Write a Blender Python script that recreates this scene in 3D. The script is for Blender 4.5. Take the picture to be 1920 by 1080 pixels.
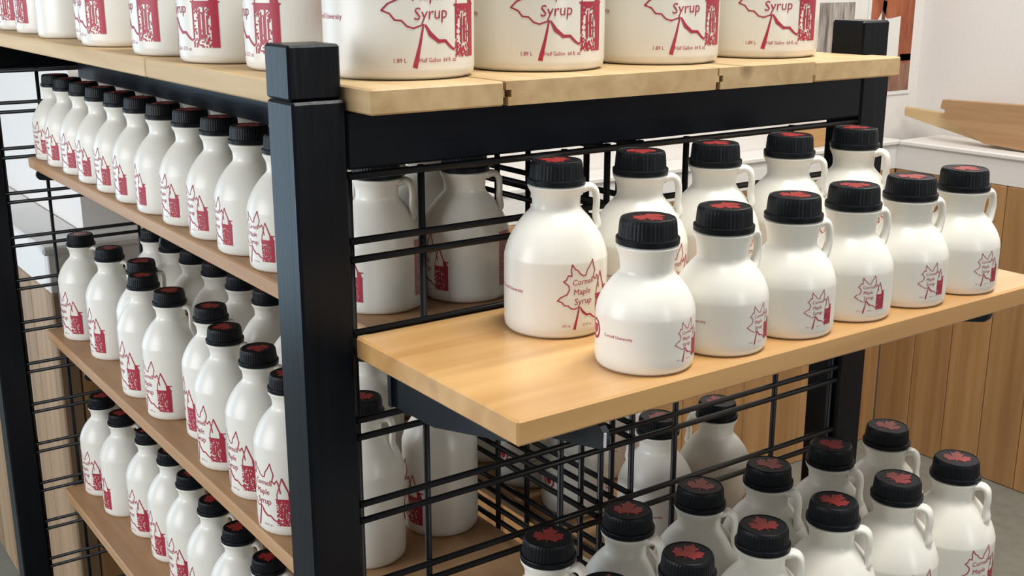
import bpy, bmesh, math, random
from mathutils import Vector, Matrix
random.seed(7)
scene = bpy.context.scene
for o in list(bpy.data.objects): bpy.data.objects.remove(o)
COL = scene.collection
PI = math.pi
S = 0.045          # one post width in metres; layout below is in post widths
FLOOR = -30.0      # floor level in post widths (the top boards are at 0)
def W(x, y, z): return Vector((x*S, y*S, (z-FLOOR)*S))

# ------------------------------------------------------------------ camera
yaw, pitch, roll, FPX = 0.95396, 0.26545, -0.00067, 2147.83
fwd = Vector((math.cos(yaw)*math.cos(pitch), math.sin(yaw)*math.cos(pitch), -math.sin(pitch)))
rgt = Vector((math.sin(yaw), -math.cos(yaw), 0)); up = rgt.cross(fwd)
cd = bpy.data.cameras.new('camera'); cam = bpy.data.objects.new('camera', cd); COL.objects.link(cam)
cd.sensor_width = 36; cd.lens = FPX/1920*36; cd.clip_start = 0.01
m = Matrix((rgt, up, -fwd)).transposed().to_4x4(); m.translation = W(-8.0925, -17.717, 1.7932)
cam.matrix_world = m
scene.camera = cam

# ------------------------------------------------------------------ light
world = bpy.data.worlds.new('world'); scene.world = world; world.use_nodes = True
wb = world.node_tree.nodes['Background']
wb.inputs[0].default_value = (0.95, 0.97, 1.0, 1); wb.inputs[1].default_value = 0.30
def area(name, loc, target, sx, sy, power, col):
    l = bpy.data.lights.new(name, 'AREA'); l.shape = 'RECTANGLE'; l.size = sx; l.size_y = sy
    l.energy = power; l.color = col
    o = bpy.data.objects.new(name, l); COL.objects.link(o); o.location = loc
    o.rotation_euler = (Vector(target)-Vector(loc)).to_track_quat('-Z', 'Y').to_euler()
    return o
# daylight through the shop window on the left, cool
area('window_daylight', (-1.5, 3.25, 0.95), (0.0, 0.3, 0.95), 1.5, 1.7, 26, (0.58, 0.81, 1.0))
area('window_daylight', (-2.5, 0.85, 1.6), (0.2, 0.8, 0.9), 1.8, 1.6, 82, (0.93, 0.96, 1.0))
# ceiling lamps of the shop, warm white
area('ceiling_lamp', (0.5, -0.45, 3.0), (0.5, -0.45, 0), 1.2, 0.35, 56, (1.0, 0.975, 0.92))
area('ceiling_lamp', (2.1, 0.2, 3.0), (2.1, 0.2, 0), 1.2, 0.35, 38, (1.0, 0.975, 0.92))
# shop door behind the viewer, a tall narrow opening
area('door_daylight', (0.75, -3.7, 1.85), (0.4, 0, 1.1), 0.32, 1.9, 36, (1.0, 0.98, 0.94))
vs = scene.view_settings
vs.view_transform = 'Standard'; vs.look = 'None'; vs.gamma = 1; vs.use_curve_mapping = False; vs.exposure = -0.27

# ------------------------------------------------------------------ materials
def newmat(name):
    mt = bpy.data.materials.new(name); mt.use_nodes = True
    return mt, mt.node_tree, mt.node_tree.nodes['Principled BSDF']
def plain(name, col, rough=.5, spec=.5, bump=0, bscale=200, var=0):
    mt, nt, b = newmat(name)
    b.inputs['Base Color'].default_value = (*col, 1); b.inputs['Roughness'].default_value = rough
    b.inputs['Specular IOR Level'].default_value = spec
    if bump or var:
        tc = nt.nodes.new('ShaderNodeTexCoord'); n = nt.nodes.new('ShaderNodeTexNoise')
        n.inputs['Scale'].default_value = bscale; n.inputs['Detail'].default_value = 4
        nt.links.new(tc.outputs['Object'], n.inputs['Vector'])
        if bump:
            bp = nt.nodes.new('ShaderNodeBump'); bp.inputs['Strength'].default_value = bump; bp.inputs['Distance'].default_value = .001
            nt.links.new(n.outputs['Fac'], bp.inputs['Height']); nt.links.new(bp.outputs['Normal'], b.inputs['Normal'])
        if var:
            r = nt.nodes.new('ShaderNodeValToRGB'); e = r.color_ramp.elements
            e[0].position = .3; e[1].position = .7
            e[0].color = (*[c*(1-var) for c in col], 1); e[1].color = (*[min(1, c*(1+var)) for c in col], 1)
            nt.links.new(n.outputs['Fac'], r.inputs['Fac']); nt.links.new(r.outputs['Color'], b.inputs['Base Color'])
    return mt
def wood(name, dark, light, axis, rough=.5, stretch=14, scale=1.0, knots=True, spec=.35, rnd=.12):
    """grain running along local axis (0,1,2), each board shifted by its own random value"""
    mt, nt, b = newmat(name); N = nt.nodes; L = nt.links
    tc = N.new('ShaderNodeTexCoord'); oi = N.new('ShaderNodeObjectInfo')
    mul = N.new('ShaderNodeVectorMath'); mul.operation = 'MULTIPLY'
    sc = [60*scale]*3; sc[axis] = 60*scale/stretch; mul.inputs[1].default_value = sc
    off = N.new('ShaderNodeVectorMath'); off.operation = 'SCALE'; off.inputs[0].default_value = (37., 19., 53.)
    add = N.new('ShaderNodeVectorMath'); add.operation = 'ADD'
    L.new(tc.outputs['Object'], mul.inputs[0]); L.new(oi.outputs['Random'], off.inputs['Scale'])
    L.new(mul.outputs[0], add.inputs[0]); L.new(off.outputs[0], add.inputs[1])
    n = N.new('ShaderNodeTexNoise'); n.inputs['Scale'].default_value = 1.0; n.inputs['Detail'].default_value = 5; n.inputs['Distortion'].default_value = .6
    L.new(add.outputs[0], n.inputs['Vector'])
    n2 = N.new('ShaderNodeTexNoise'); n2.inputs['Scale'].default_value = .18; n2.inputs['Detail'].default_value = 2
    L.new(add.outputs[0], n2.inputs['Vector'])
    mx = N.new('ShaderNodeMath'); mx.operation = 'ADD'; h = N.new('ShaderNodeMath'); h.operation = 'MULTIPLY'; h.inputs[1].default_value = .5
    L.new(n.outputs['Fac'], mx.inputs[0]); L.new(n2.outputs['Fac'], mx.inputs[1]); L.new(mx.outputs[0], h.inputs[0])
    r = N.new('ShaderNodeValToRGB'); e = r.color_ramp.elements
    e[0].position = .36; e[1].position = .62; e[0].color = (*dark, 1); e[1].color = (*light, 1)
    L.new(h.outputs[0], r.inputs['Fac']); col = r.outputs['Color']
    if knots:
        v = N.new('ShaderNodeTexVoronoi'); v.inputs['Scale'].default_value = .16; L.new(add.outputs[0], v.inputs['Vector'])
        kr = N.new('ShaderNodeValToRGB'); k = kr.color_ramp.elements
        k[0].position = .03; k[1].position = .11; k[0].color = (*[c*.45 for c in dark], 1); k[1].color = (1, 1, 1, 1)
        L.new(v.outputs['Distance'], kr.inputs['Fac'])
        mm = N.new('ShaderNodeMixRGB'); mm.blend_type = 'MULTIPLY'; mm.inputs[0].default_value = .55
        L.new(col, mm.inputs[1]); L.new(kr.outputs['Color'], mm.inputs[2]); col = mm.outputs[0]
    hs = N.new('ShaderNodeHueSaturation'); mr = N.new('ShaderNodeMapRange')
    mr.inputs['To Min'].default_value = 1-rnd; mr.inputs['To Max'].default_value = 1+rnd
    L.new(oi.outputs['Random'], mr.inputs['Value']); L.new(mr.outputs[0], hs.inputs['Value']); L.new(col, hs.inputs['Color'])
    L.new(hs.outputs[0], b.inputs['Base Color'])
    b.inputs['Roughness'].default_value = rough; b.inputs['Specular IOR Level'].default_value = spec
    bp = N.new('ShaderNodeBump'); bp.inputs['Strength'].default_value = .25; bp.inputs['Distance'].default_value = .0008
    L.new(n.outputs['Fac'], bp.inputs['Height']); L.new(bp.outputs['Normal'], b.inputs['Normal'])
    return mt
M = {}
M['jug'] = plain('jug_plastic', (.81, .79, .72), .30, .45, .04, 300, 0)
M['cap'] = plain('cap_plastic', (.0055, .007, .009), .42, .16, .1, 300)
M['print'] = plain('red_print', (.40, .028, .055), .45, .4)
M['capleaf'] = plain('cap_leaf_red', (.27, .024, .024), .4, .4)
M['paint'] = wood('black_paint', (.002, .0028, .005), (.004, .0056, .0095), 2, .30, 20, 2.2, False, .18, .05)
M['paint_x'] = wood('black_paint_x', (.002, .0035, .007), (.005, .0075, .014), 0, .30, 20, 2.2, False, .18, .05)
M['paint_y'] = wood('black_paint_y', (.002, .0028, .005), (.004, .0056, .0095), 1, .30, 20, 2.2, False, .18, .05)
M['wire'] = plain('black_wire', (.006, .006, .007), .4, .35)
M['steel'] = plain('bracket_black', (.010, .014, .020), .45, .4, .1, 150)
M['chip'] = plain('bare_steel', (.62, .62, .66), .4, .5)
M['top'] = wood('pale_board', (.47, .315, .155), (.62, .45, .245), 1, .55, 16, 1.0, True)
M['shelf_x'] = wood('shelf_board_x', (.50, .26, .085), (.66, .39, .15), 0, .38, 18, .9, True, .6)
M['shelf_x'].node_tree.nodes['Principled BSDF'].inputs['Coat Weight'].default_value = .8
M['shelf_x'].node_tree.nodes['Principled BSDF'].inputs['Coat Roughness'].default_value = .3
M['shelf_y'] = wood('shelf_board_y', (.40, .22, .105), (.53, .32, .165), 1, .45, 18, .9, True)
M['wains'] = wood('cedar_plank', (.34, .175, .068), (.50, .285, .12), 2, .5, 20, .6, True, .35, .16)
M['wains_pale'] = wood('pale_cedar_plank', (.27, .165, .09), (.41, .275, .165), 2, .5, 20, .6, True, .35, .12)
M['white'] = plain('white_trim', (.78, .76, .73), .45, .4, .05, 60)
M['wall'] = plain('wall_paint', (.78, .745, .71), .7, .3, .1, 120, .02)
M['floor'] = plain('grey_floor', (.23, .225, .19), .55, .4, .1, 30, .10)
M['paper'] = plain('photo_paper', (.78, .76, .73), .4, .4)
M['ph_orange'] = wood('photo_orange', (.25, .055, .02), (.46, .14, .06), 2, .4, 5, 1.6, False)
M['ph_brown'] = wood('photo_brown', (.13, .045, .03), (.36, .19, .12), 2, .4, 4, 1.6, False)
M['ph_grey'] = wood('photo_bark', (.12, .09, .08), (.52, .47, .43), 2, .4, 9, 2.6, False)
M['ph_dark'] = plain('photo_dark', (.12, .035, .02), .4)

# ------------------------------------------------------------------ helpers
def mesh_from(name, bm, smooth=False):
    me = bpy.data.meshes.new(name); bm.normal_update(); bm.to_mesh(me); bm.free()
    if smooth:
        for p in me.polygons: p.use_smooth = True
    return me
def link(name, me, mat=None, parent=None, loc=None):
    o = bpy.data.objects.new(name, me); COL.objects.link(o)
    if mat is not None and me is not None and not me.materials: me.materials.append(M[mat] if isinstance(mat, str) else mat)
    if parent is not None: o.parent = parent
    if loc is not None: o.location = loc
    return o
def empty(name, loc, rz=0):
    o = bpy.data.objects.new(name, None); COL.objects.link(o); o.location = loc; o.rotation_euler = (0, 0, rz)
    o.empty_display_size = .02
    return o
def tag(o, label, cat, group=None):
    o['label'] = label; o['category'] = cat
    if group: o['group'] = group
    return o
def struct(o): o['kind'] = 'structure'; return o
def bm_box(bm, lo, hi):
    vs_ = [bm.verts.new((x, y, z)) for x in (lo[0], hi[0]) for y in (lo[1], hi[1]) for z in (lo[2], hi[2])]
    for f in ((0,1,3,2),(4,6,7,5),(0,4,5,1),(2,3,7,6),(0,2,6,4),(1,5,7,3)):
        bm.faces.new([vs_[i] for i in f])
def bevel(bm, w, seg=1):
    if w > 0: bmesh.ops.bevel(bm, geom=list(bm.edges), offset=w, segments=seg, affect='EDGES', profile=.6)
def boxmesh(name, sx, sy, sz, bev=0):
    bm = bmesh.new(); bm_box(bm, (-sx/2, -sy/2, -sz/2), (sx/2, sy/2, sz/2)); bevel(bm, bev); return mesh_from(name, bm)
def box(name, lo, hi, mat, parent=None, bev=.0012):
    """box between two layout corners (post widths), origin at its centre"""
    a, b = W(*lo), W(*hi); c = (a+b)/2; d = b-a
    me = boxmesh(name, abs(d.x), abs(d.y), abs(d.z), bev)
    o = link(name, me, mat)
    if parent is not None:
        o.parent = parent; o.location = c-parent.location
    else: o.location = c
    return o
def prism(bm, pts, h0, h1, axis=2):
    """extrude a polygon (list of 2-tuples) between h0 and h1 along axis"""
    def P(a, b, h):
        v = [0, 0, 0]; k = [i for i in range(3) if i != axis]; v[k[0]] = a; v[k[1]] = b; v[axis] = h; return v
    lo = [bm.verts.new(P(a, b, h0)) for a, b in pts]; hi = [bm.verts.new(P(a, b, h1)) for a, b in pts]
    n = len(pts); bm.faces.new(lo[::-1]); bm.faces.new(hi)
    for i in range(n): bm.faces.new((lo[i], lo[(i+1) % n], hi[(i+1) % n], hi[i]))
    bmesh.ops.recalc_face_normals(bm, faces=list(bm.faces))
def lathe(bm, prof, seg=40, rib=None):
    rings = []
    for k, (r, z) in enumerate(prof):
        if r < 1e-6: rings.append([bm.verts.new((0, 0, z))]); continue
        ring = []
        for i in range(seg):
            a = 2*PI*i/seg; rr = r
            if rib and rib[0] <= k <= rib[1] and i % 2: rr = r-rib[2]
            ring.append(bm.verts.new((rr*math.cos(a), rr*math.sin(a), z)))
        rings.append(ring)
    for A, B in zip(rings, rings[1:]):
        for i in range(seg):
            j = (i+1) % seg
            if len(A) == 1: bm.faces.new((A[0], B[j], B[i]))
            elif len(B) == 1: bm.faces.new((A[i], A[j], B[0]))
            else: bm.faces.new((A[i], A[j], B[j], B[i]))
    bmesh.ops.recalc_face_normals(bm, faces=list(bm.faces))
def tube(bm, pts, rad, seg=10, flat=1.0, cap=True):
    """tube through points in the xz plane; flat squeezes it in y"""
    rings = []
    for k, p in enumerate(pts):
        p = Vector(p); t = (Vector(pts[min(k+1, len(pts)-1)])-Vector(pts[max(k-1, 0)])).normalized()
        s = Vector((0, 1, 0)); n = s.cross(t).normalized()
        r = rad[k] if isinstance(rad, (list, tuple)) else rad
        rings.append([bm.verts.new(p+n*r*math.cos(2*PI*i/seg)+s*r*flat*math.sin(2*PI*i/seg)) for i in range(seg)])
    for A, B in zip(rings, rings[1:]):
        for i in range(seg): bm.faces.new((A[i], A[(i+1) % seg], B[(i+1) % seg], B[i]))
    if cap: bm.faces.new(rings[0][::-1]); bm.faces.new(rings[-1])
    bmesh.ops.recalc_face_normals(bm, faces=list(bm.faces))
def spline(pts, n=6):
    out = []
    P = [Vector(p) for p in pts]; P = [2*P[0]-P[1]]+P+[2*P[-1]-P[-2]]
    for i in range(1, len(P)-2):
        for k in range(n):
            t = k/n; a, b, c, d = P[i-1:i+3]
            out.append(.5*((2*b)+(c-a)*t+(2*a-5*b+4*c-d)*t*t+(3*b-a-3*c+d)*t**3))
    out.append(P[-2]); return out

# ================================================================== THE ROOM
YB, YU = 29.75, 31.85         # back wall: wainscot face, painted face above the ledge
XR, XU = 57.2, 61.7           # right wall
XL, XLU = 2.6, 4.65           # wall running back behind the rack (outside corner)
ZL, ZA, ZT = -8.7, -9.05, -10.7   # ledge top, ledge underside, wainscot top
ZC = 30.
floor = struct(box('floor', (-110, -120, -31), (75, 110, FLOOR), 'floor', bev=0))
# upper painted walls (plain slabs) and the wall cores behind the planks
wb_ = struct(box('wall_back', (XLU, YU, FLOOR), (XU+6, YU+3, ZC), 'wall', bev=0))
wr_ = struct(box('wall_right', (XU, -60, FLOOR), (XU+3, YU, ZC), 'wall', bev=0))
wl_ = struct(box('wall_left', (XLU, YU+3, FLOOR), (XLU+3, 100, ZC), 'wall', bev=0))
def planks(parent, axis, a0, a1, face, depth, step, mat='wains', zbot=FLOOR+.02):
    """vertical wainscot planks along a wall, each an object, sharing one mesh"""
    n = int(round((a1-a0)/step)); w = (a1-a0)/n
    sx, sy = ((w-.035)*S, depth*S) if axis == 0 else (depth*S, (w-.035)*S)
    me = boxmesh('plank', sx, sy, (ZT-zbot)*S, .0025)
    for i in range(n):
        a = a0+(i+.5)*w
        c = W(a, face, (ZT+zbot)/2) if axis == 0 else W(face, a, (ZT+zbot)/2)
        o = link('plank', me, mat, parent); o.location = c-parent.location
planks(wb_, 0, XL+.85, XR, YB+.4, .8, 2.75)
planks(wr_, 1, -33, YB, XR+.4, .8, 2.75)
planks(wl_, 1, YB+.9, 84, XL+.4, .8, 2.75, 'wains_pale')
box('corner_board', (XL, YB, FLOOR), (XL+.82, YB+.85, ZT), 'wains_pale', wb_, .003)
# backing behind the planks so that no daylight passes, then white apron and ledge
for nm, lo, hi in (('core', (XL+.85, YB+.82, FLOOR), (XR+.8, YU-.02, ZA-.02)),):
    box(nm, lo, hi, 'wall', wb_, 0)
box('core', (XR+.82, -33, FLOOR), (XU-.02, YB+.8, ZA-.02), 'wall', wr_, 0)
box('core', (XL+.82, YU+.02, FLOOR), (XLU-.02, 84, ZA-.02), 'wall', wl_, 0)
def trim(name, pieces):
    root = None
    for k, (nm, lo, hi) in enumerate(pieces):
        if root is None:
            root = struct(box(name, lo, hi, 'white', None, .004))
        else: box(nm, lo, hi, 'white', root, .002)
trim('trim_1', [('ledge', (XL-.2, YB-.2, ZA), (XR+.1, YU-.02, ZL)), ('apron', (XL, YB, ZT+.02), (XR, YB+.4, ZA-.01))])
trim('trim_2', [('ledge', (XR-.2, -33, ZA), (XU-.02, YB-.22, ZL)), ('apron', (XR, -33, ZT+.02), (XR+.4, YB+.4, ZA-.01))])
trim('trim_3', [('ledge', (XL-.2, YU+.02, ZA), (XLU-.02, 84, ZL)), ('apron', (XL, YB+.42, ZT+.02), (XL+.4, 84, ZA-.01))])

# ================================================================== THE RACK
L_, W_, PY = 14.735, 28.11, 1.045
ZB, ZR = -.435, -1.46
rack = tag(empty('display_rack', W(7.87, 14.5, FLOOR)), 'black painted wooden display rack with pale boards across its top', 'shelving rack')
def post(x, y, top):
    p = box('post', (x, y, FLOOR), (x+1, y+PY, ZB+.2), 'paint', rack, .0022)
    a = W(x, y+.09, ZB+.21); b = W(x+.97, y+PY, top); d = b-a
    me = boxmesh('post_top', d.x, d.y, d.z, .002)
    q = link('post_top', me, 'paint', p); q.location = (a+b)/2-rack.location-p.location
post(0, 0, .70); post(L_, 0, .78); post(0, W_, .7); post(L_, W_, .75)
box('rail', (1.0, .02, ZR), (L_, .95, ZB-.005), 'paint_x', rack, .002)
box('rail', (1.0, W_+.45, ZR-.08), (L_, W_+1.0, ZB-.005), 'paint_x', rack, .002)
box('shade_bar', (4.05, 3.7, -1.95), (4.5, W_-.05, ZB-.005), 'paint_y', rack, .002)  # added black bar, stands in for the dark interior above the caps
box('rail', (L_+.05, PY, ZR), (L_+.95, W_, ZB-.005), 'paint_y', rack, .002)
box('rail', (7.06, .96, ZR), (7.84, W_, ZB-.005), 'paint_y', rack, .002)
# boards across the top: tongue and groove, notched round the corner posts
seams = [.45, 3.71, 9.0, 11.95, 14.72]
YF = -.86
def top_board(x0, x1, y0, y1, notch=None, tongue=True):
    g = .02; z0, z1 = ZB, 0.
    bm = bmesh.new(); zm0, zm1 = ZB+.15, ZB+.28
    if notch == 'near': poly = [(1.02, y0), (x1-g, y0), (x1-g, y1), (x0, y1), (x0, PY+.01), (1.02, PY+.01)]
    elif notch == 'far': poly = [(x0+g, y0), (14.95, y0), (14.95, -.02), (x1-.01, -.02), (x1-.01, y1), (x0+g, y1)]
    elif x0 < .5: poly = [(x0, y0), (x1-g, y0), (x1-g, y1), (x0, y1)]
    else: poly = None
    if poly:
        prism(bm, [(p[0]*S, p[1]*S) for p in poly], z0*S, z1*S); bevel(bm, .0014)
    else:
        q = [(x0+g, z1), (x0+g, zm1), (x0+.13, zm1), (x0+.13, zm0), (x0+.06, zm0), (x0+.06, z0), (x1-.06, z0), (x1-.06, zm0), (x1+.03, zm0), (x1+.03, zm1), (x1-g, zm1), (x1-g, z1)]
        prism(bm, [(p[0]*S, p[1]*S) for p in q], y0*S, y1*S, 1)
    if tongue and poly: # tongue reaching toward the next board
        bm_box(bm, ((x1-g-.01)*S, (y0+.01)*S, zm0*S), ((x1-g+.012)*S, (y1-.01)*S, zm1*S))
    me = mesh_from('top_board', bm)
    o = link('top_board', me, 'top', rack); o.location = W(0, 0, 0)-rack.location
    return o
top_board(seams[0], seams[1], YF, 8.8, 'near')
top_board(seams[0], seams[1], 8.86, 29.5)
for i in range(1, 3):
    o = top_board(seams[i], seams[i+1], YF+random.uniform(-.03, .03), 29.5)
top_board(seams[3], seams[4], YF, 28.0, 'far', False)

# ---- wire grid panels: pairs of horizontal wires every three inches, verticals every six
ZG, PIT, GAP = -2.7455, 1.6978, .3407
RW = .068
def wire_mesh(name, length, axis, r):
    bm = bmesh.new(); bmesh.ops.create_cone(bm, cap_ends=True, segments=8, radius1=r*S, radius2=r*S, depth=length*S)
    if axis == 0: bmesh.ops.rotate(bm, verts=bm.verts, matrix=Matrix.Rotation(PI/2, 3, 'Y'))
    if axis == 1: bmesh.ops.rotate(bm, verts=bm.verts, matrix=Matrix.Rotation(PI/2, 3, 'X'))
    return mesh_from(name, bm, True)
def grid_panel(along, a0, a1, other, verts, label, ztop=-1.52, kmin=0, kmax=14):
    zb = ZG-kmax*PIT-GAP-.3
    base = W((a0+a1)/2, other, zb) if along == 0 else W(other, (a0+a1)/2, zb)
    root = tag(empty('wire_grid_panel', base), label, 'grid panel')
    hm = wire_mesh('horizontal_wire', a1-a0, along, RW); vm = wire_mesh('vertical_wire', ztop-zb, 2, RW)
    zs = [ztop-.06]+[ZG-k*PIT-j*GAP for k in range(kmin, kmax+1) for j in (0, 1)]
    for z in zs:
        o = link('horizontal_wire', hm, 'wire', root)
        o.location = (W((a0+a1)/2, other, z) if along == 0 else W(other, (a0+a1)/2, z))-base
    for v in verts:
        o = link('vertical_wire', vm, 'wire', root); d = .11
        o.location = (W(v, other+d, (ztop+zb)/2) if along == 0 else W(other+d, v, (ztop+zb)/2))-base
    return root
grid_panel(0, 1.02, L_-.02, .1, [1.09, 2.575, 5.9, 9.225, 12.55, L_-.1], 'black wire grid panel between the two posts behind the projecting shelves')
grid_panel(0, 1.02, L_-.02, 28.2, [1.09, 2.6, 5.93, 9.25, 12.58, L_-.1], 'black wire grid panel at the far end of the rack against the back wall')
yv = [.32, 1.0]+[1.0+3.325*k for k in range(1, 9)]
grid_panel(1, .3, 27.9, 7.0, yv, 'black wire grid panel down the middle of the rack behind the side shelves')
grid_panel(1, .3, 27.9, 7.9, yv, 'second black wire grid panel down the middle, back to back with the first')

# ---- shelves
SZ = -4.465
def shelf(x0, x1, y0, y1, z1, th, mat, label):
    o = box('shelf_board', (x0, y0, z1-th), (x1, y1, z1), mat, None, .0018)
    return tag(o, label, 'shelf')
shelf(1.0, 15.0, -5.04, -.02, SZ, .42, 'shelf_x', 'orange-brown wooden shelf projecting from the end grid, with small jugs on it')
SZ2 = SZ-4*PIT
shelf(1.0, 14.1, -5.25, -.02, SZ2, .42, 'shelf_x', 'lower wooden shelf projecting from the end grid under a crowd of jugs')
XS = 1.9
ZS = [-4.79, -11.62, -18.4]
names = ['upper', 'middle', 'lower']
for z, n in zip(ZS, names):
    shelf(XS, 6.85, 1.2, 28.05, z, .40, 'shelf_y', 'long %s wooden shelf on the open side of the rack' % n)
shelf(8.1, 13.0, .25, 28.05, ZS[1], .40, 'shelf_y', 'wooden shelf on the far side of the rack behind the middle grid')
# ---- brackets: tapering steel arms with a rounded nose, hooked on the grid
def bracket(loc, rz, length, h0, h1, label, group=None, chip=False):
    root = tag(empty('shelf_bracket', loc, rz), label, 'bracket', group)
    bm = bmesh.new(); n = 6
    nose = [(length-h1/2+h1/2*math.sin(PI*i/n), -h1/2+h1/2*math.cos(PI*i/n)) for i in range(n+1)]
    poly = [(0, 0)]+nose+[(length*.35, -h0*.95), (0, -h0)]
    prism(bm, [(a*S, b*S) for a, b in poly], -.06*S, .06*S, 1)
    link('arm', mesh_from('arm', bm), 'steel', root)
    bm = bmesh.new(); bm_box(bm, (-.02*S, -.12*S, -h0*S), (.1*S, .12*S, -.02*S))
    link('hook_plate', mesh_from('hook_plate', bm), 'steel', root)
    if chip:
        bm = bmesh.new(); bm_box(bm, ((length-.012)*S, -.063*S, -h1*.8*S), ((length+.008)*S, -.02*S, -.10*S))
        o = link('chipped_edge', mesh_from('chipped_edge', bm), 'chip', root); o['label'] = 'bare steel edge where the paint has chipped off'
for x, who in ((1.75, 'beside the corner post'), (2.62, 'with a chipped bare nose'), (13.6, 'at the far post end')):
    bracket(W(x, -.03, SZ-.425), -PI/2, 4.3 if x < 2 else (5.12 if x < 3 else 4.6), 1.05, .42,
            'black steel bracket under the projecting shelf, '+who, None, 2 < x < 3)
for z, n in zip(ZS, names):
    for y, t in ((27.4 if n == 'upper' else 23.4, 'far'), (13.6, 'middle'), (2.2, 'near')):
        bracket(W(6.88, y, z-.405), PI, 4.9 if t == 'far' or n == 'upper' else 4.3, .8, .42, 'black steel bracket under the %s side shelf, %s' % (n, {'far': 'towards the back wall', 'middle': 'halfway along', 'near': 'next to the corner post'}[t]))

# ================================================================== JUGS
def profile(kind):
    A = [(0, 0), (.70, 0), (.775, .02), (.815, .07), (.83, .16), (.83, .5), (.83, .86), (.822, .97), (.785, 1.11), (.70, 1.28), (.58, 1.44), (.455, 1.58), (.445, 1.68), (.465, 1.84), (.505, 1.96), (.522, 2.03), (.44, 2.05)]
    B = [(0, 0), (.80, 0), (.88, .02), (.93, .08), (.945, .2), (.945, .7), (.945, 1.30), (.936, 1.42), (.875, 1.62), (.76, 1.85), (.61, 2.06), (.455, 2.23), (.435, 2.34), (.452, 2.48), (.505, 2.59), (.523, 2.64), (.44, 2.66)]
    if kind == 'A': return A, 2.05, .83
    if kind == 'B': return B, 2.66, .945
    if kind == 'C': return [(r, z if z < .6 else z+.90) for r, z in B], 3.56, .945
    rr, add, sc = (1.175, 1.15, 1.05) if kind == 'Q' else (1.41, 1.55, 1.2)
    out = []
    for r, z in B:
        if z > 2.0: rn = r
        else: rn = r/.945*rr
        out.append((rn, z if z < .6 else .6+(z-.6)*sc+add))
    return out, out[-2][1], rr
# ---- prints --------------------------------------------------------------
LEAF = [(0, -.62), (.03, -.30), (.20, -.36), (.30, -.40), (.36, -.46), (.42, -.43), (.40, -.30), (.52, -.24), (.66, -.10), (.58, -.02), (.62, .10), (.60, .28),
        (.46, .26), (.40, .34), (.30, .22), (.26, .10), (.22, .14), (.30, .42), (.32, .58), (.22, .52), (.16, .56), (.06, .70), (0, .86)]
leaf_poly = LEAF+[(-x, y) for x, y in LEAF[-2:0:-1]]
TEXTS = {}
def text_polys(s, size):
    key = (s, size)
    if key not in TEXTS:
        cu = bpy.data.curves.new('t', 'FONT'); cu.body = s; cu.size = size; cu.align_x = 'CENTER'; cu.resolution_u = 2
        ob = bpy.data.objects.new('t', cu); COL.objects.link(ob)
        dg = bpy.context.evaluated_depsgraph_get(); me = bpy.data.meshes.new_from_object(ob.evaluated_get(dg))
        TEXTS[key] = ([tuple(v.co[:2]) for v in me.vertices], [tuple(p.vertices) for p in me.polygons])
        bpy.data.objects.remove(ob); bpy.data.curves.remove(cu); bpy.data.meshes.remove(me)
    return TEXTS[key]
class Flat:
    """2-D artwork collected as polygons, later wrapped round a jug"""
    def __init__(s): s.v = []; s.f = []
    def quad(s, pts): n = len(s.v); s.v += pts; s.f.append(tuple(range(n, n+len(pts))))
    def text(s, body, size, x, y, rot=0, sx=1.0, slant=.0):
        v, f = text_polys(body, size); n = len(s.v); c, d = math.cos(rot), math.sin(rot)
        for a, b in v:
            a = a*sx+b*slant; s.v.append((x+a*c-b*d, y+a*d+b*c))
        s.f += [tuple(n+i for i in p) for p in f]
    def stroke(s, pts, w, close=False):
        P = [Vector(p) for p in pts]; ws = w if isinstance(w, (list, tuple)) else [w]*len(P)
        if close: P.append(P[0]); ws = list(ws)+[ws[0]]
        for i in range(len(P)-1):
            d = P[i+1]-P[i]
            k = max(1, int(d.length/.12))
            if d.length < 1e-6: continue
            n = Vector((-d.y, d.x)).normalized()
            for j in range(k):
                a, b = P[i]+d*(j/k), P[i]+d*((j+1)/k); wa = ws[i]+(ws[i+1]-ws[i])*j/k; wb2 = ws[i]+(ws[i+1]-ws[i])*(j+1)/k
                e = d.normalized()*min(wa, wb2)*.25
                s.quad([tuple(a-e-n*wa/2), tuple(b+e-n*wb2/2), tuple(b+e+n*wb2/2), tuple(a-e+n*wa/2)])
    def wrap(s, name, r, z0, sc):
        bm = bmesh.new(); R = r+.006
        vs_ = []
        for x, y in s.v:
            a = x*sc/R; vs_.append(bm.verts.new((R*math.cos(a)*S, R*math.sin(a)*S, (z0+y*sc)*S)))
        for f in s.f:
            try: bm.faces.new([vs_[i] for i in f])
            except ValueError: pass
        return mesh_from(name, bm)
rt = random.Random(3)
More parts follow.
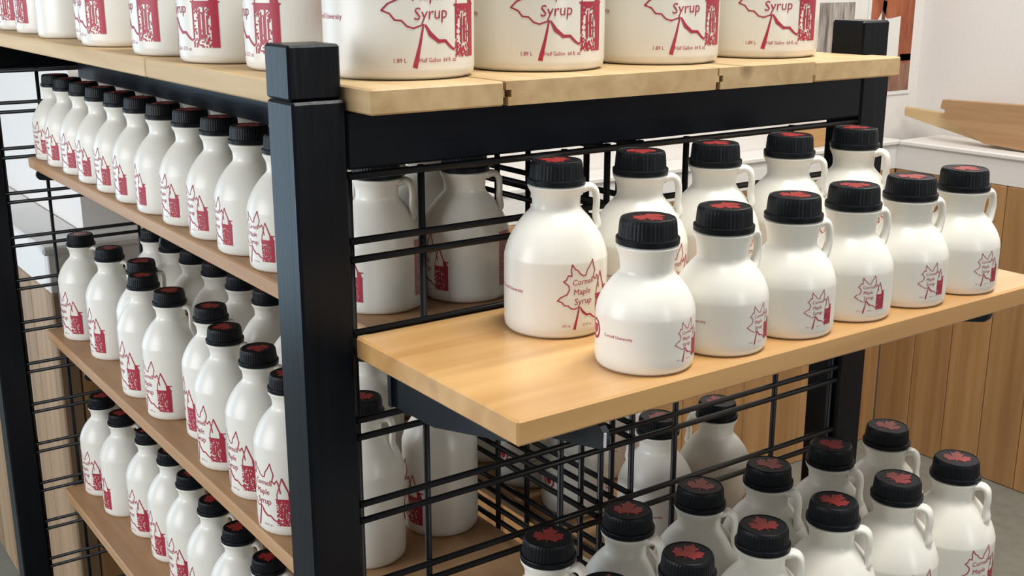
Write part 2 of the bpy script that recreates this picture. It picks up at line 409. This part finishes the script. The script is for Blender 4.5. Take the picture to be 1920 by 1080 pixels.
def front_art(vol, thick=1.0):
    """artwork in units; origin where the stem meets the leaf"""
    F = Flat(); dens = .7 if thick == 1.0 else .30
    t = .026*thick
    # maple leaf outline from the stem round the left lobes to the middle lobe behind the tower
    F.stroke([(-.02, -.01), (-.17, -.06), (-.27, -.03), (-.36, .06), (-.47, .07), (-.55, .17), (-.68, .22), (-.58, .32), (-.40, .40), (-.32, .55), (-.34, .66), (-.50, .80), (-.42, .84),
              (-.36, .98), (-.25, .95), (-.27, 1.16), (-.24, 1.30), (-.15, 1.16), (-.05, 1.10), (.02, 1.0), (.14, .93), (.22, .95), (.26, 1.10), (.36, 1.22), (.46, 1.40), (.50, 1.24), (.56, 1.06), (.50, .86),
              (.58, .78), (.66, .90), (.72, .74), (.76, .50)], t)
    F.stroke([(.03, -.01), (.12, -.16), (.26, -.27), (.40, -.27), (.50, -.36), (.58, -.41), (.64, -.37)], [.03, .075, .06, .05, .045, .035, .02])
    F.stroke([(0, 0), (-.06, -.30), (-.15, -.67)], [.03*thick, .045*thick, .085])
    F.text('Cornell', .25, .13, .68, .05, .95, .1); F.text('Maple', .26, .10, .38, .05, .95, .1); F.text('Syrup', .28, .14, .08, .05, .95, .1)
    F.text(vol[0], .10, -.40, -.60, 0, .9); F.text(vol[1], .10, .28, -.60, 0, .85)
    # clock tower: block with an arched window, open belfry and a steep roof
    x0, x1, y0, y1 = .62, 1.18, -.54, .29
    nx, ny = 18, 28
    for i in range(nx):
        for j in range(ny):
            u, v = (i+.5)/nx, (j+.5)/ny
            uu = (u-.37)/.30; top = .82-.16*uu*uu
            if u > .72: keep = True
            elif abs(uu) < .74 and .28 < v < top-.03: keep = (i % 3) != 0 or rt.random() > dens+.2
            elif abs(uu) < 1.1 and .28 < v < top+.07: keep = rt.random() > dens
            elif v < .28: keep = rt.random() > dens*.6
            else: keep = rt.random() > .10
            if v > .94: keep = True
            if keep:
                xa, xb = x0+(x1-x0)*i/nx, x0+(x1-x0)*(i+1)/nx; ya, yb = y0+(y1-y0)*j/ny, y0+(y1-y0)*(j+1)/ny
                F.quad([(xa, ya), (xb, ya), (xb, yb), (xa, yb)])
    F.stroke([(.59, .30), (1.20, .30)], .03)
    F.stroke([(.65, .30), (.65, .46)], .02*thick); F.stroke([(1.06, .30), (1.05, .48)], .11); F.stroke([(1.15, .30), (1.10, .44)], .05)
    F.stroke([(1.0, .46), (1.20, .48)], .035*thick)
    F.stroke([(.65, .46), (.82, .98)], .02*thick); F.stroke([(.82, .98), (1.04, .46)], .035*thick)
    return F
def side_art():
    """panel of fine print too small to read: rows of short dashes"""
    F = Flat(); rs = random.Random(5)
    for k in range(34):
        y = -.56+k*.034; x = -.20
        while x < .17:
            w = rs.uniform(.03, .09); x1 = min(.20, x+w)
            F.quad([(x, y), (x1, y), (x1, y+.022), (x, y+.022)]); x = x1+rs.uniform(.008, .02)
    return F
def back_art():
    F = Flat(); SX = -1.08
    n = 24
    for i in range(n):
        a, b = 2*PI*i/n, 2*PI*(i+1)/n
        F.quad([(SX+.40*math.cos(a), .06+.40*math.sin(a)), (SX+.40*math.cos(b), .06+.40*math.sin(b)), (SX+.30*math.cos(b), .06+.30*math.sin(b)), (SX+.30*math.cos(a), .06+.30*math.sin(a))])
    F.quad([(SX-.19, .24), (SX-.19, 0), (SX, -.17), (SX+.19, 0), (SX+.19, .24)])
    F.text('Cornell University', .17, .28, -.05, 0, 1.0)
    return F
VOL = {'A': ('250 mL', '8.45 fl. oz.'), 'B': ('375 mL', '12.7 fl. oz.'), 'C': ('500 mL', '16.9 fl. oz.'), 'Q': ('946 mL', 'Quart  32 fl. oz.'), 'H': ('1.89 L', 'Half Gallon  64 fl. oz.')}
PR = {'A': (.44, .34), 'B': (.60, .60), 'C': (.76, .84), 'Q': (.95, 1.12), 'H': (.98, 1.10)}   # print centre height, scale
MESH = {}
for k in 'ABCQH':
    prof, zc, rb = profile(k)
    bm = bmesh.new()
    P = spline([(r, 0, z) for r, z in prof[4:-1]], 3)
    full = [prof[0]]+[prof[1], prof[2], prof[3]]+[(p.x, p.z) for p in P]+[prof[-1], (0, prof[-1][1])]
    lathe(bm, [(r*S, z*S) for r, z in full], 44)
    body = mesh_from('body', bm, True)
    bm = bmesh.new()
    zs = zc
    dz = .62 if k == 'A' else .80
    dz = {'A': .60, 'B': .74}.get(k, .92); hx = 0 if k == 'A' else .06; ex = {'A': .60, 'B': .72}.get(k, .79)
    path = spline([(.44, 0, zs-.09), (.57+hx/2, 0, zs-.055), (.645+hx, 0, zs-.13), (.675+hx, 0, zs-.32), (.665+hx, 0, zs-dz*.74), (ex+.03, 0, zs-dz), (ex-.02, 0, zs-dz-.08)], 5)
    n = len(path)
    tube(bm, [tuple(p*S) for p in path], [(.064+.03*abs(2*i/(n-1)-1)**2)*S for i in range(n)], 12, 1.8)
    handle = mesh_from('handle', bm, True)
    bm = bmesh.new()
    lathe(bm, [(r*S, (zc+z)*S) for r, z in [(0, .005), (.50, .005), (.525, .015), (.528, .10), (.520, .115), (.490, .12), (.472, .35), (.466, .385), (.445, .43), (.425, .44), (.41, .43), (0, .43)]], 96, (5, 7, .006*S))
    capm = mesh_from('cap', bm); 
    for p in capm.polygons: p.use_smooth = False
    bm = bmesh.new()
    prism(bm, [(x*.44*S, y*.44*S) for x, y in leaf_poly], (zc+.428)*S, (zc+.437)*S)
    leafm = mesh_from('cap_leaf', bm)
    fa = front_art(VOL[k], 1.0 if k in 'QH' else 1.3).wrap('front_print', rb, PR[k][0], PR[k][1])
    ba = back_art().wrap('back_print', rb, {'A': .62, 'B': .85}.get(k, 1.1), {'A': .44, 'B': .52}.get(k, .8))
    sa = side_art().wrap('side_print', rb, {'A': .62, 'B': .88, 'C': 1.0}.get(k, 1.3), {'A': .7, 'B': 1.0}.get(k, 1.2))
    MESH[k] = dict(side_print=sa, body=body, handle=handle, cap=capm, cap_leaf=leafm, front_print=fa, back_print=ba)
KIND = {'A': 'jug', 'B': 'jug', 'C': 'jug', 'Q': 'jug', 'H': 'jug'}
CAMX, CAMY = -8.0925, -17.717
def jug(k, x, y, z, label, group, facing, handle, caprot=None):
    """facing: world angle (deg) of the printed front; handle: world angle of the handle"""
    o = tag(empty('syrup_jug', W(x, y, z+.003), math.radians(handle)), label, 'jug', group)
    md = MESH[k]
    link('body', md['body'], 'jug', o); link('handle', md['handle'], 'jug', o)
    c = link('cap', md['cap'], 'cap', o); c.rotation_euler = (0, 0, rj.uniform(0, 6.28) if caprot is None else caprot)
    lf = link('cap_leaf', md['cap_leaf'], 'capleaf', c); lf['label'] = 'red maple leaf on the cap'
    f = link('front_print', md['front_print'], 'print', o); f.rotation_euler = (0, 0, math.radians(facing-handle)); f['label'] = 'red leaf, lettering and tower print'
    b = link('back_print', md['back_print'], 'print', o); b.rotation_euler = (0, 0, math.radians(facing-93-handle)); b['label'] = 'small red seal and lettering'
    if k == 'B':
        d = link('side_print', md['side_print'], 'print', o); d.rotation_euler = (0, 0, math.radians(facing+125-handle)); d['label'] = 'red panel of fine print'
    return o
rj = random.Random(11)
ORD = ['first', 'second', 'third', 'fourth', 'fifth', 'sixth', 'seventh', 'eighth', 'ninth', 'tenth', 'eleventh', 'twelfth', 'thirteenth', 'fourteenth']
def view_face(x, y, phi):
    """world angle of the direction phi degrees to the right of straight at the viewer"""
    return math.degrees(math.atan2(CAMY-y, CAMX-x))+phi
# --- projecting shelf: small jugs in front, medium ones behind
Ax = [4.30, 6.02, 7.75, 9.48, 11.17, 12.88]; Aphi = [52, 50, 36, 26, 36, 42]; Ah = [150, 118, 104, 108, 112, 118]
for i, x in enumerate(Ax):
    y = -4.08-.03*(i % 3)
    jug('A', x, y, SZ, 'small white jug, %s from corner post in front row on projecting shelf' % ORD[i], 'small jugs in the front row on the projecting shelf', view_face(x, y, Aphi[i]), view_face(x, y, Ah[i]))
Bx = [4.35, 6.32, 8.25, 10.37, 12.42]; Bphi = [27, 42, 48, 50, 50]; Bh = [96, 92, 85, 88, 72]
for i, x in enumerate(Bx):
    y = -1.55-.04*i
    jug('B', x, y, SZ, 'medium white jug, %s from corner post in back row on projecting shelf' % ORD[i], 'medium jugs in the back row on the projecting shelf', view_face(x, y, Bphi[i]), view_face(x, y, Bh[i]))
# --- lower projecting shelf
for row, pts in (('back', [(3.55, -2.46), (5.47, -2.48), (7.39, -2.5), (9.31, -2.58), (11.23, -2.64), (13.15, -2.68)]),
                 ('front', [(3.3, -4.42), (5.2, -4.42), (7.12, -4.45), (9.04, -4.53), (10.95, -4.6), (12.85, -4.68)])):
    for i, (x, y) in enumerate(pts):
        jug('B', x, y, SZ2, 'white jug, %s from corner post in %s row on lower projecting shelf' % (ORD[i], row), 'jugs on the lower projecting shelf', view_face(x, y, rj.uniform(36, 44)), view_face(x, y, rj.uniform(62, 86)), rj.uniform(-.5, .5))
# --- big jugs on the top boards
for i, (x, y) in enumerate([(2.88, 1.42), (6.08, 1.46), (9.28, 1.42), (12.6, 1.50)]):
    jug('H', x, y, 0, 'large jug on top boards, %s from corner post along the end edge' % ORD[i], 'large jugs along the end edge of the top boards', view_face(x, y, [18, 11, 22, 13][i]), view_face(x, y, 150))
for i, (x, y) in enumerate([(2.15, 3.98), (1.80, 6.79), (1.72, 9.75), (3.02, 12.2), (1.75, 14.2), (2.28, 16.6), (1.85, 19.2), (2.0, 22.6), (2.1, 25.6)]):
    jug('Q', x, y, 0, 'big white jug on top boards, %s from corner post along the side edge' % ORD[i], 'big jugs along the side edge of the top boards', view_face(x, y, [-86, -78, -90, -95, -89, -90, -175, -105, -95][i]), view_face(x, y, 120))
# --- upper side shelf
ys = [4.72, 6.78, 8.80, 10.86, 12.94, 14.95, 16.98, 19.03, 21.08, 23.15, 25.2, 27.1]
xs = [2.86, 2.86, 2.86, 2.9, 2.9, 2.84, 2.84, 2.86, 2.86, 2.9, 2.9, 2.95]
jug('B', 2.96, 2.62, ZS[0], 'white jug on upper side shelf, tucked against the corner post behind the end grid', 'jugs on the upper side shelf', view_face(2.96, 2.62, -64), 318)
jug('B', 4.88, 2.30, ZS[0], 'white jug on upper side shelf just behind the end grid, next to the corner jug', 'jugs on the upper side shelf', view_face(4.88, 2.3, -65), 325)
for i, (x, y) in enumerate(zip(xs, ys)):
    phi = [-66, -64, -78, -70, -72, -87, -81, -74, -76, -74, -76, -70][i]
    jug('B', x, y, ZS[0], 'white jug at edge of upper side shelf, %s from the corner post' % ORD[i+1], 'jugs on the upper side shelf', view_face(x, y, phi), view_face(x, y, [60, 64, 62, 130, 135, 64, 130, 140, 70, 135, 128, 140][i]))
for i in range(11):
    jug('B', 5.5+rj.uniform(-.08, .08), 4.75+2.08*i, ZS[0], 'white jug in back row on upper side shelf, %s from the corner post' % ORD[i], 'jugs in the back row of the upper side shelf', view_face(5.3, 4.6+2.08*i, -40), view_face(5.3, 5, 70))
# --- middle side shelf
jug('C', 3.53, 4.72, ZS[1], 'tall white jug on middle side shelf by the corner post, behind the end grid', 'tall jugs on the middle side shelf', view_face(3.53, 4.72, -125), 312)
jug('C', 5.84, 5.06, ZS[1], 'tall white jug on middle side shelf between end grid and middle grid', 'tall jugs on the middle side shelf', view_face(5.84, 5.06, -88), 296)
mid = [(2.85, 7.25), (3.04, 9.55), (3.03, 11.85), (3.5, 14.12), (3.08, 16.5), (3.04, 18.9), (3.62, 20.86), (3.3, 23.45), (3.1, 26.4)]
for i, (x, y) in enumerate(mid):
    jug('C', x, y, ZS[1], 'tall white jug in front row on middle side shelf, %s from the corner post' % ORD[i+1], 'tall jugs on the middle side shelf', view_face(x, y, [-60, -70, -71, -98, -70, -82, -100, -86, -73][i]), view_face(x, y, [56, 58, 60, 70, 56, 58, 100, 56, 52][i]))
for i in range(9):
    y = 8.4+2.16*i
    jug('C', 5.66, y, ZS[1], 'tall white jug in back row on middle side shelf, %s from the corner post' % ORD[i+1], 'tall jugs in the back row of the middle side shelf', view_face(5.6, y, -45), view_face(5.6, y, rj.uniform(54, 62)))
# --- lower side shelf
low = [(3.45, 8.6), (3.5, 10.85), (3.5, 13.1), (3.6, 15.4), (3.72, 17.75), (3.85, 20.05), (3.82, 22.36), (3.52, 24.7), (3.42, 27.0)]
for i, (x, y) in enumerate(low):
    jug('C', x, y, ZS[2], 'tall white jug on the lower side shelf, %s from the corner post' % ORD[i+1], 'tall jugs on the lower side shelf', view_face(x, y, [-74, -78, -74, -80, -78, -89, -77, -104, -71][i]), view_face(x, y, [60, 56, 58, 60, 110, 115, 120, 58, 130][i]))
# --- far-side shelf, seen through the grids
for row, pts in (('outer', [(11.83, 1.42), (11.6, 5.2), (11.6, 7.4)]), ('inner', [(9.9, 1.5), (9.35, 3.9), (9.35, 6.0), (9.35, 8.1), (9.35, 10.2), (9.35, 12.3)])):
    for i, (x, y) in enumerate(pts):
        jug('B', x, y, ZS[1], 'white jug on far-side shelf, %s from end grid in row %s middle grid' % (ORD[i], 'away from' if row == 'outer' else 'beside'), 'jugs on the far-side shelf', view_face(x, y, 75), view_face(x, y, 250))

# ================================================================== ON THE WALLS AND LEDGE
def poster(x0, x1, z0, z1, label, art):
    root = box('photo_poster', (x0, YU-.1, z0), (x1, YU-.01, z1), 'paper', None, 0)
    tag(root, label, 'poster')
    c = root.location
    for nm, mat, poly in art:
        bm = bmesh.new(); prism(bm, [(a*S, b*S) for a, b in poly], -.012*S, 0, 1)
        o = link(nm, mesh_from(nm, bm), mat, root); o.location = W(0, YU-.105, 0)-c
poster(50.2, 54.5, -3.6, 2.6, 'small photo print of grey tree bark on the back wall', [('bark_picture', 'ph_grey', [(50.5, -3.4), (54.25, -3.4), (54.25, .2), (50.5, .2)])])
poster(55.7, 60.75, -6.0, 3.0, 'tall photo print with an orange wooden arch on the back wall', [
    ('ground_picture', 'ph_brown', [(55.95, -5.75), (60.5, -5.75), (60.5, -3.9), (55.95, -3.9)]),
    ('arch_picture', 'ph_orange', [(59.1, -3.9), (60.5, -3.9), (60.5, 2.6), (55.95, 2.6), (55.95, -1.7), (56.7, -.9), (57.1, -.35), (57.6, -.9), (57.95, -.9), (59.1, -.75)]),
    ('beam_picture', 'ph_dark', [(59.3, -3.75), (60.5, -3.75), (60.5, -3.3), (59.3, -3.3)]),
    ('brace_picture', 'ph_dark', [(57.0, -1.6), (57.35, -1.6), (57.5, .2), (57.1, .3)])])
def slab(name, poly, x0, x1, mat, label, cat, tilt=0):
    """board standing on the right-hand ledge, outline given as (y, z), thickness along x"""
    cy = sum(p[0] for p in poly)/len(poly); zb = min(p[1] for p in poly)
    bm = bmesh.new(); prism(bm, [((y-cy)*S, (z-zb)*S) for y, z in poly], 0, (x1-x0)*S, 0); bevel(bm, .0015)
    o = link(name, mesh_from(name, bm), mat); o.location = W(x0, cy, zb); o.rotation_euler = (0, tilt, 0)
    return tag(o, label, cat)
slab('wooden_board', [(27.45, -5.95), (27.55, -6.5), (27.2, -6.6), (27.25, -7.1), (24.2, -8.45), (19.6, -8.68), (8, -8.68), (8, -5.6), (21, -5.8)], 58.3, 58.9, 'shelf_y', 'raw wooden board with a stepped end standing on the white ledge', 'board')
slab('wooden_batten', [(30.9, -6.75), (30.9, -7.35), (24, -8.68), (16, -8.68), (16, -7.6)], 59.2, 59.6, 'top', 'thin pale batten leaning behind the raw board on the ledge', 'board')
b = box('wooden_offcut', (47.6, 30.4, ZL+.01), (51.9, 30.9, -7.35), 'shelf_x', None, .002)
tag(b, 'short wooden offcut on the back ledge behind the far post', 'board')
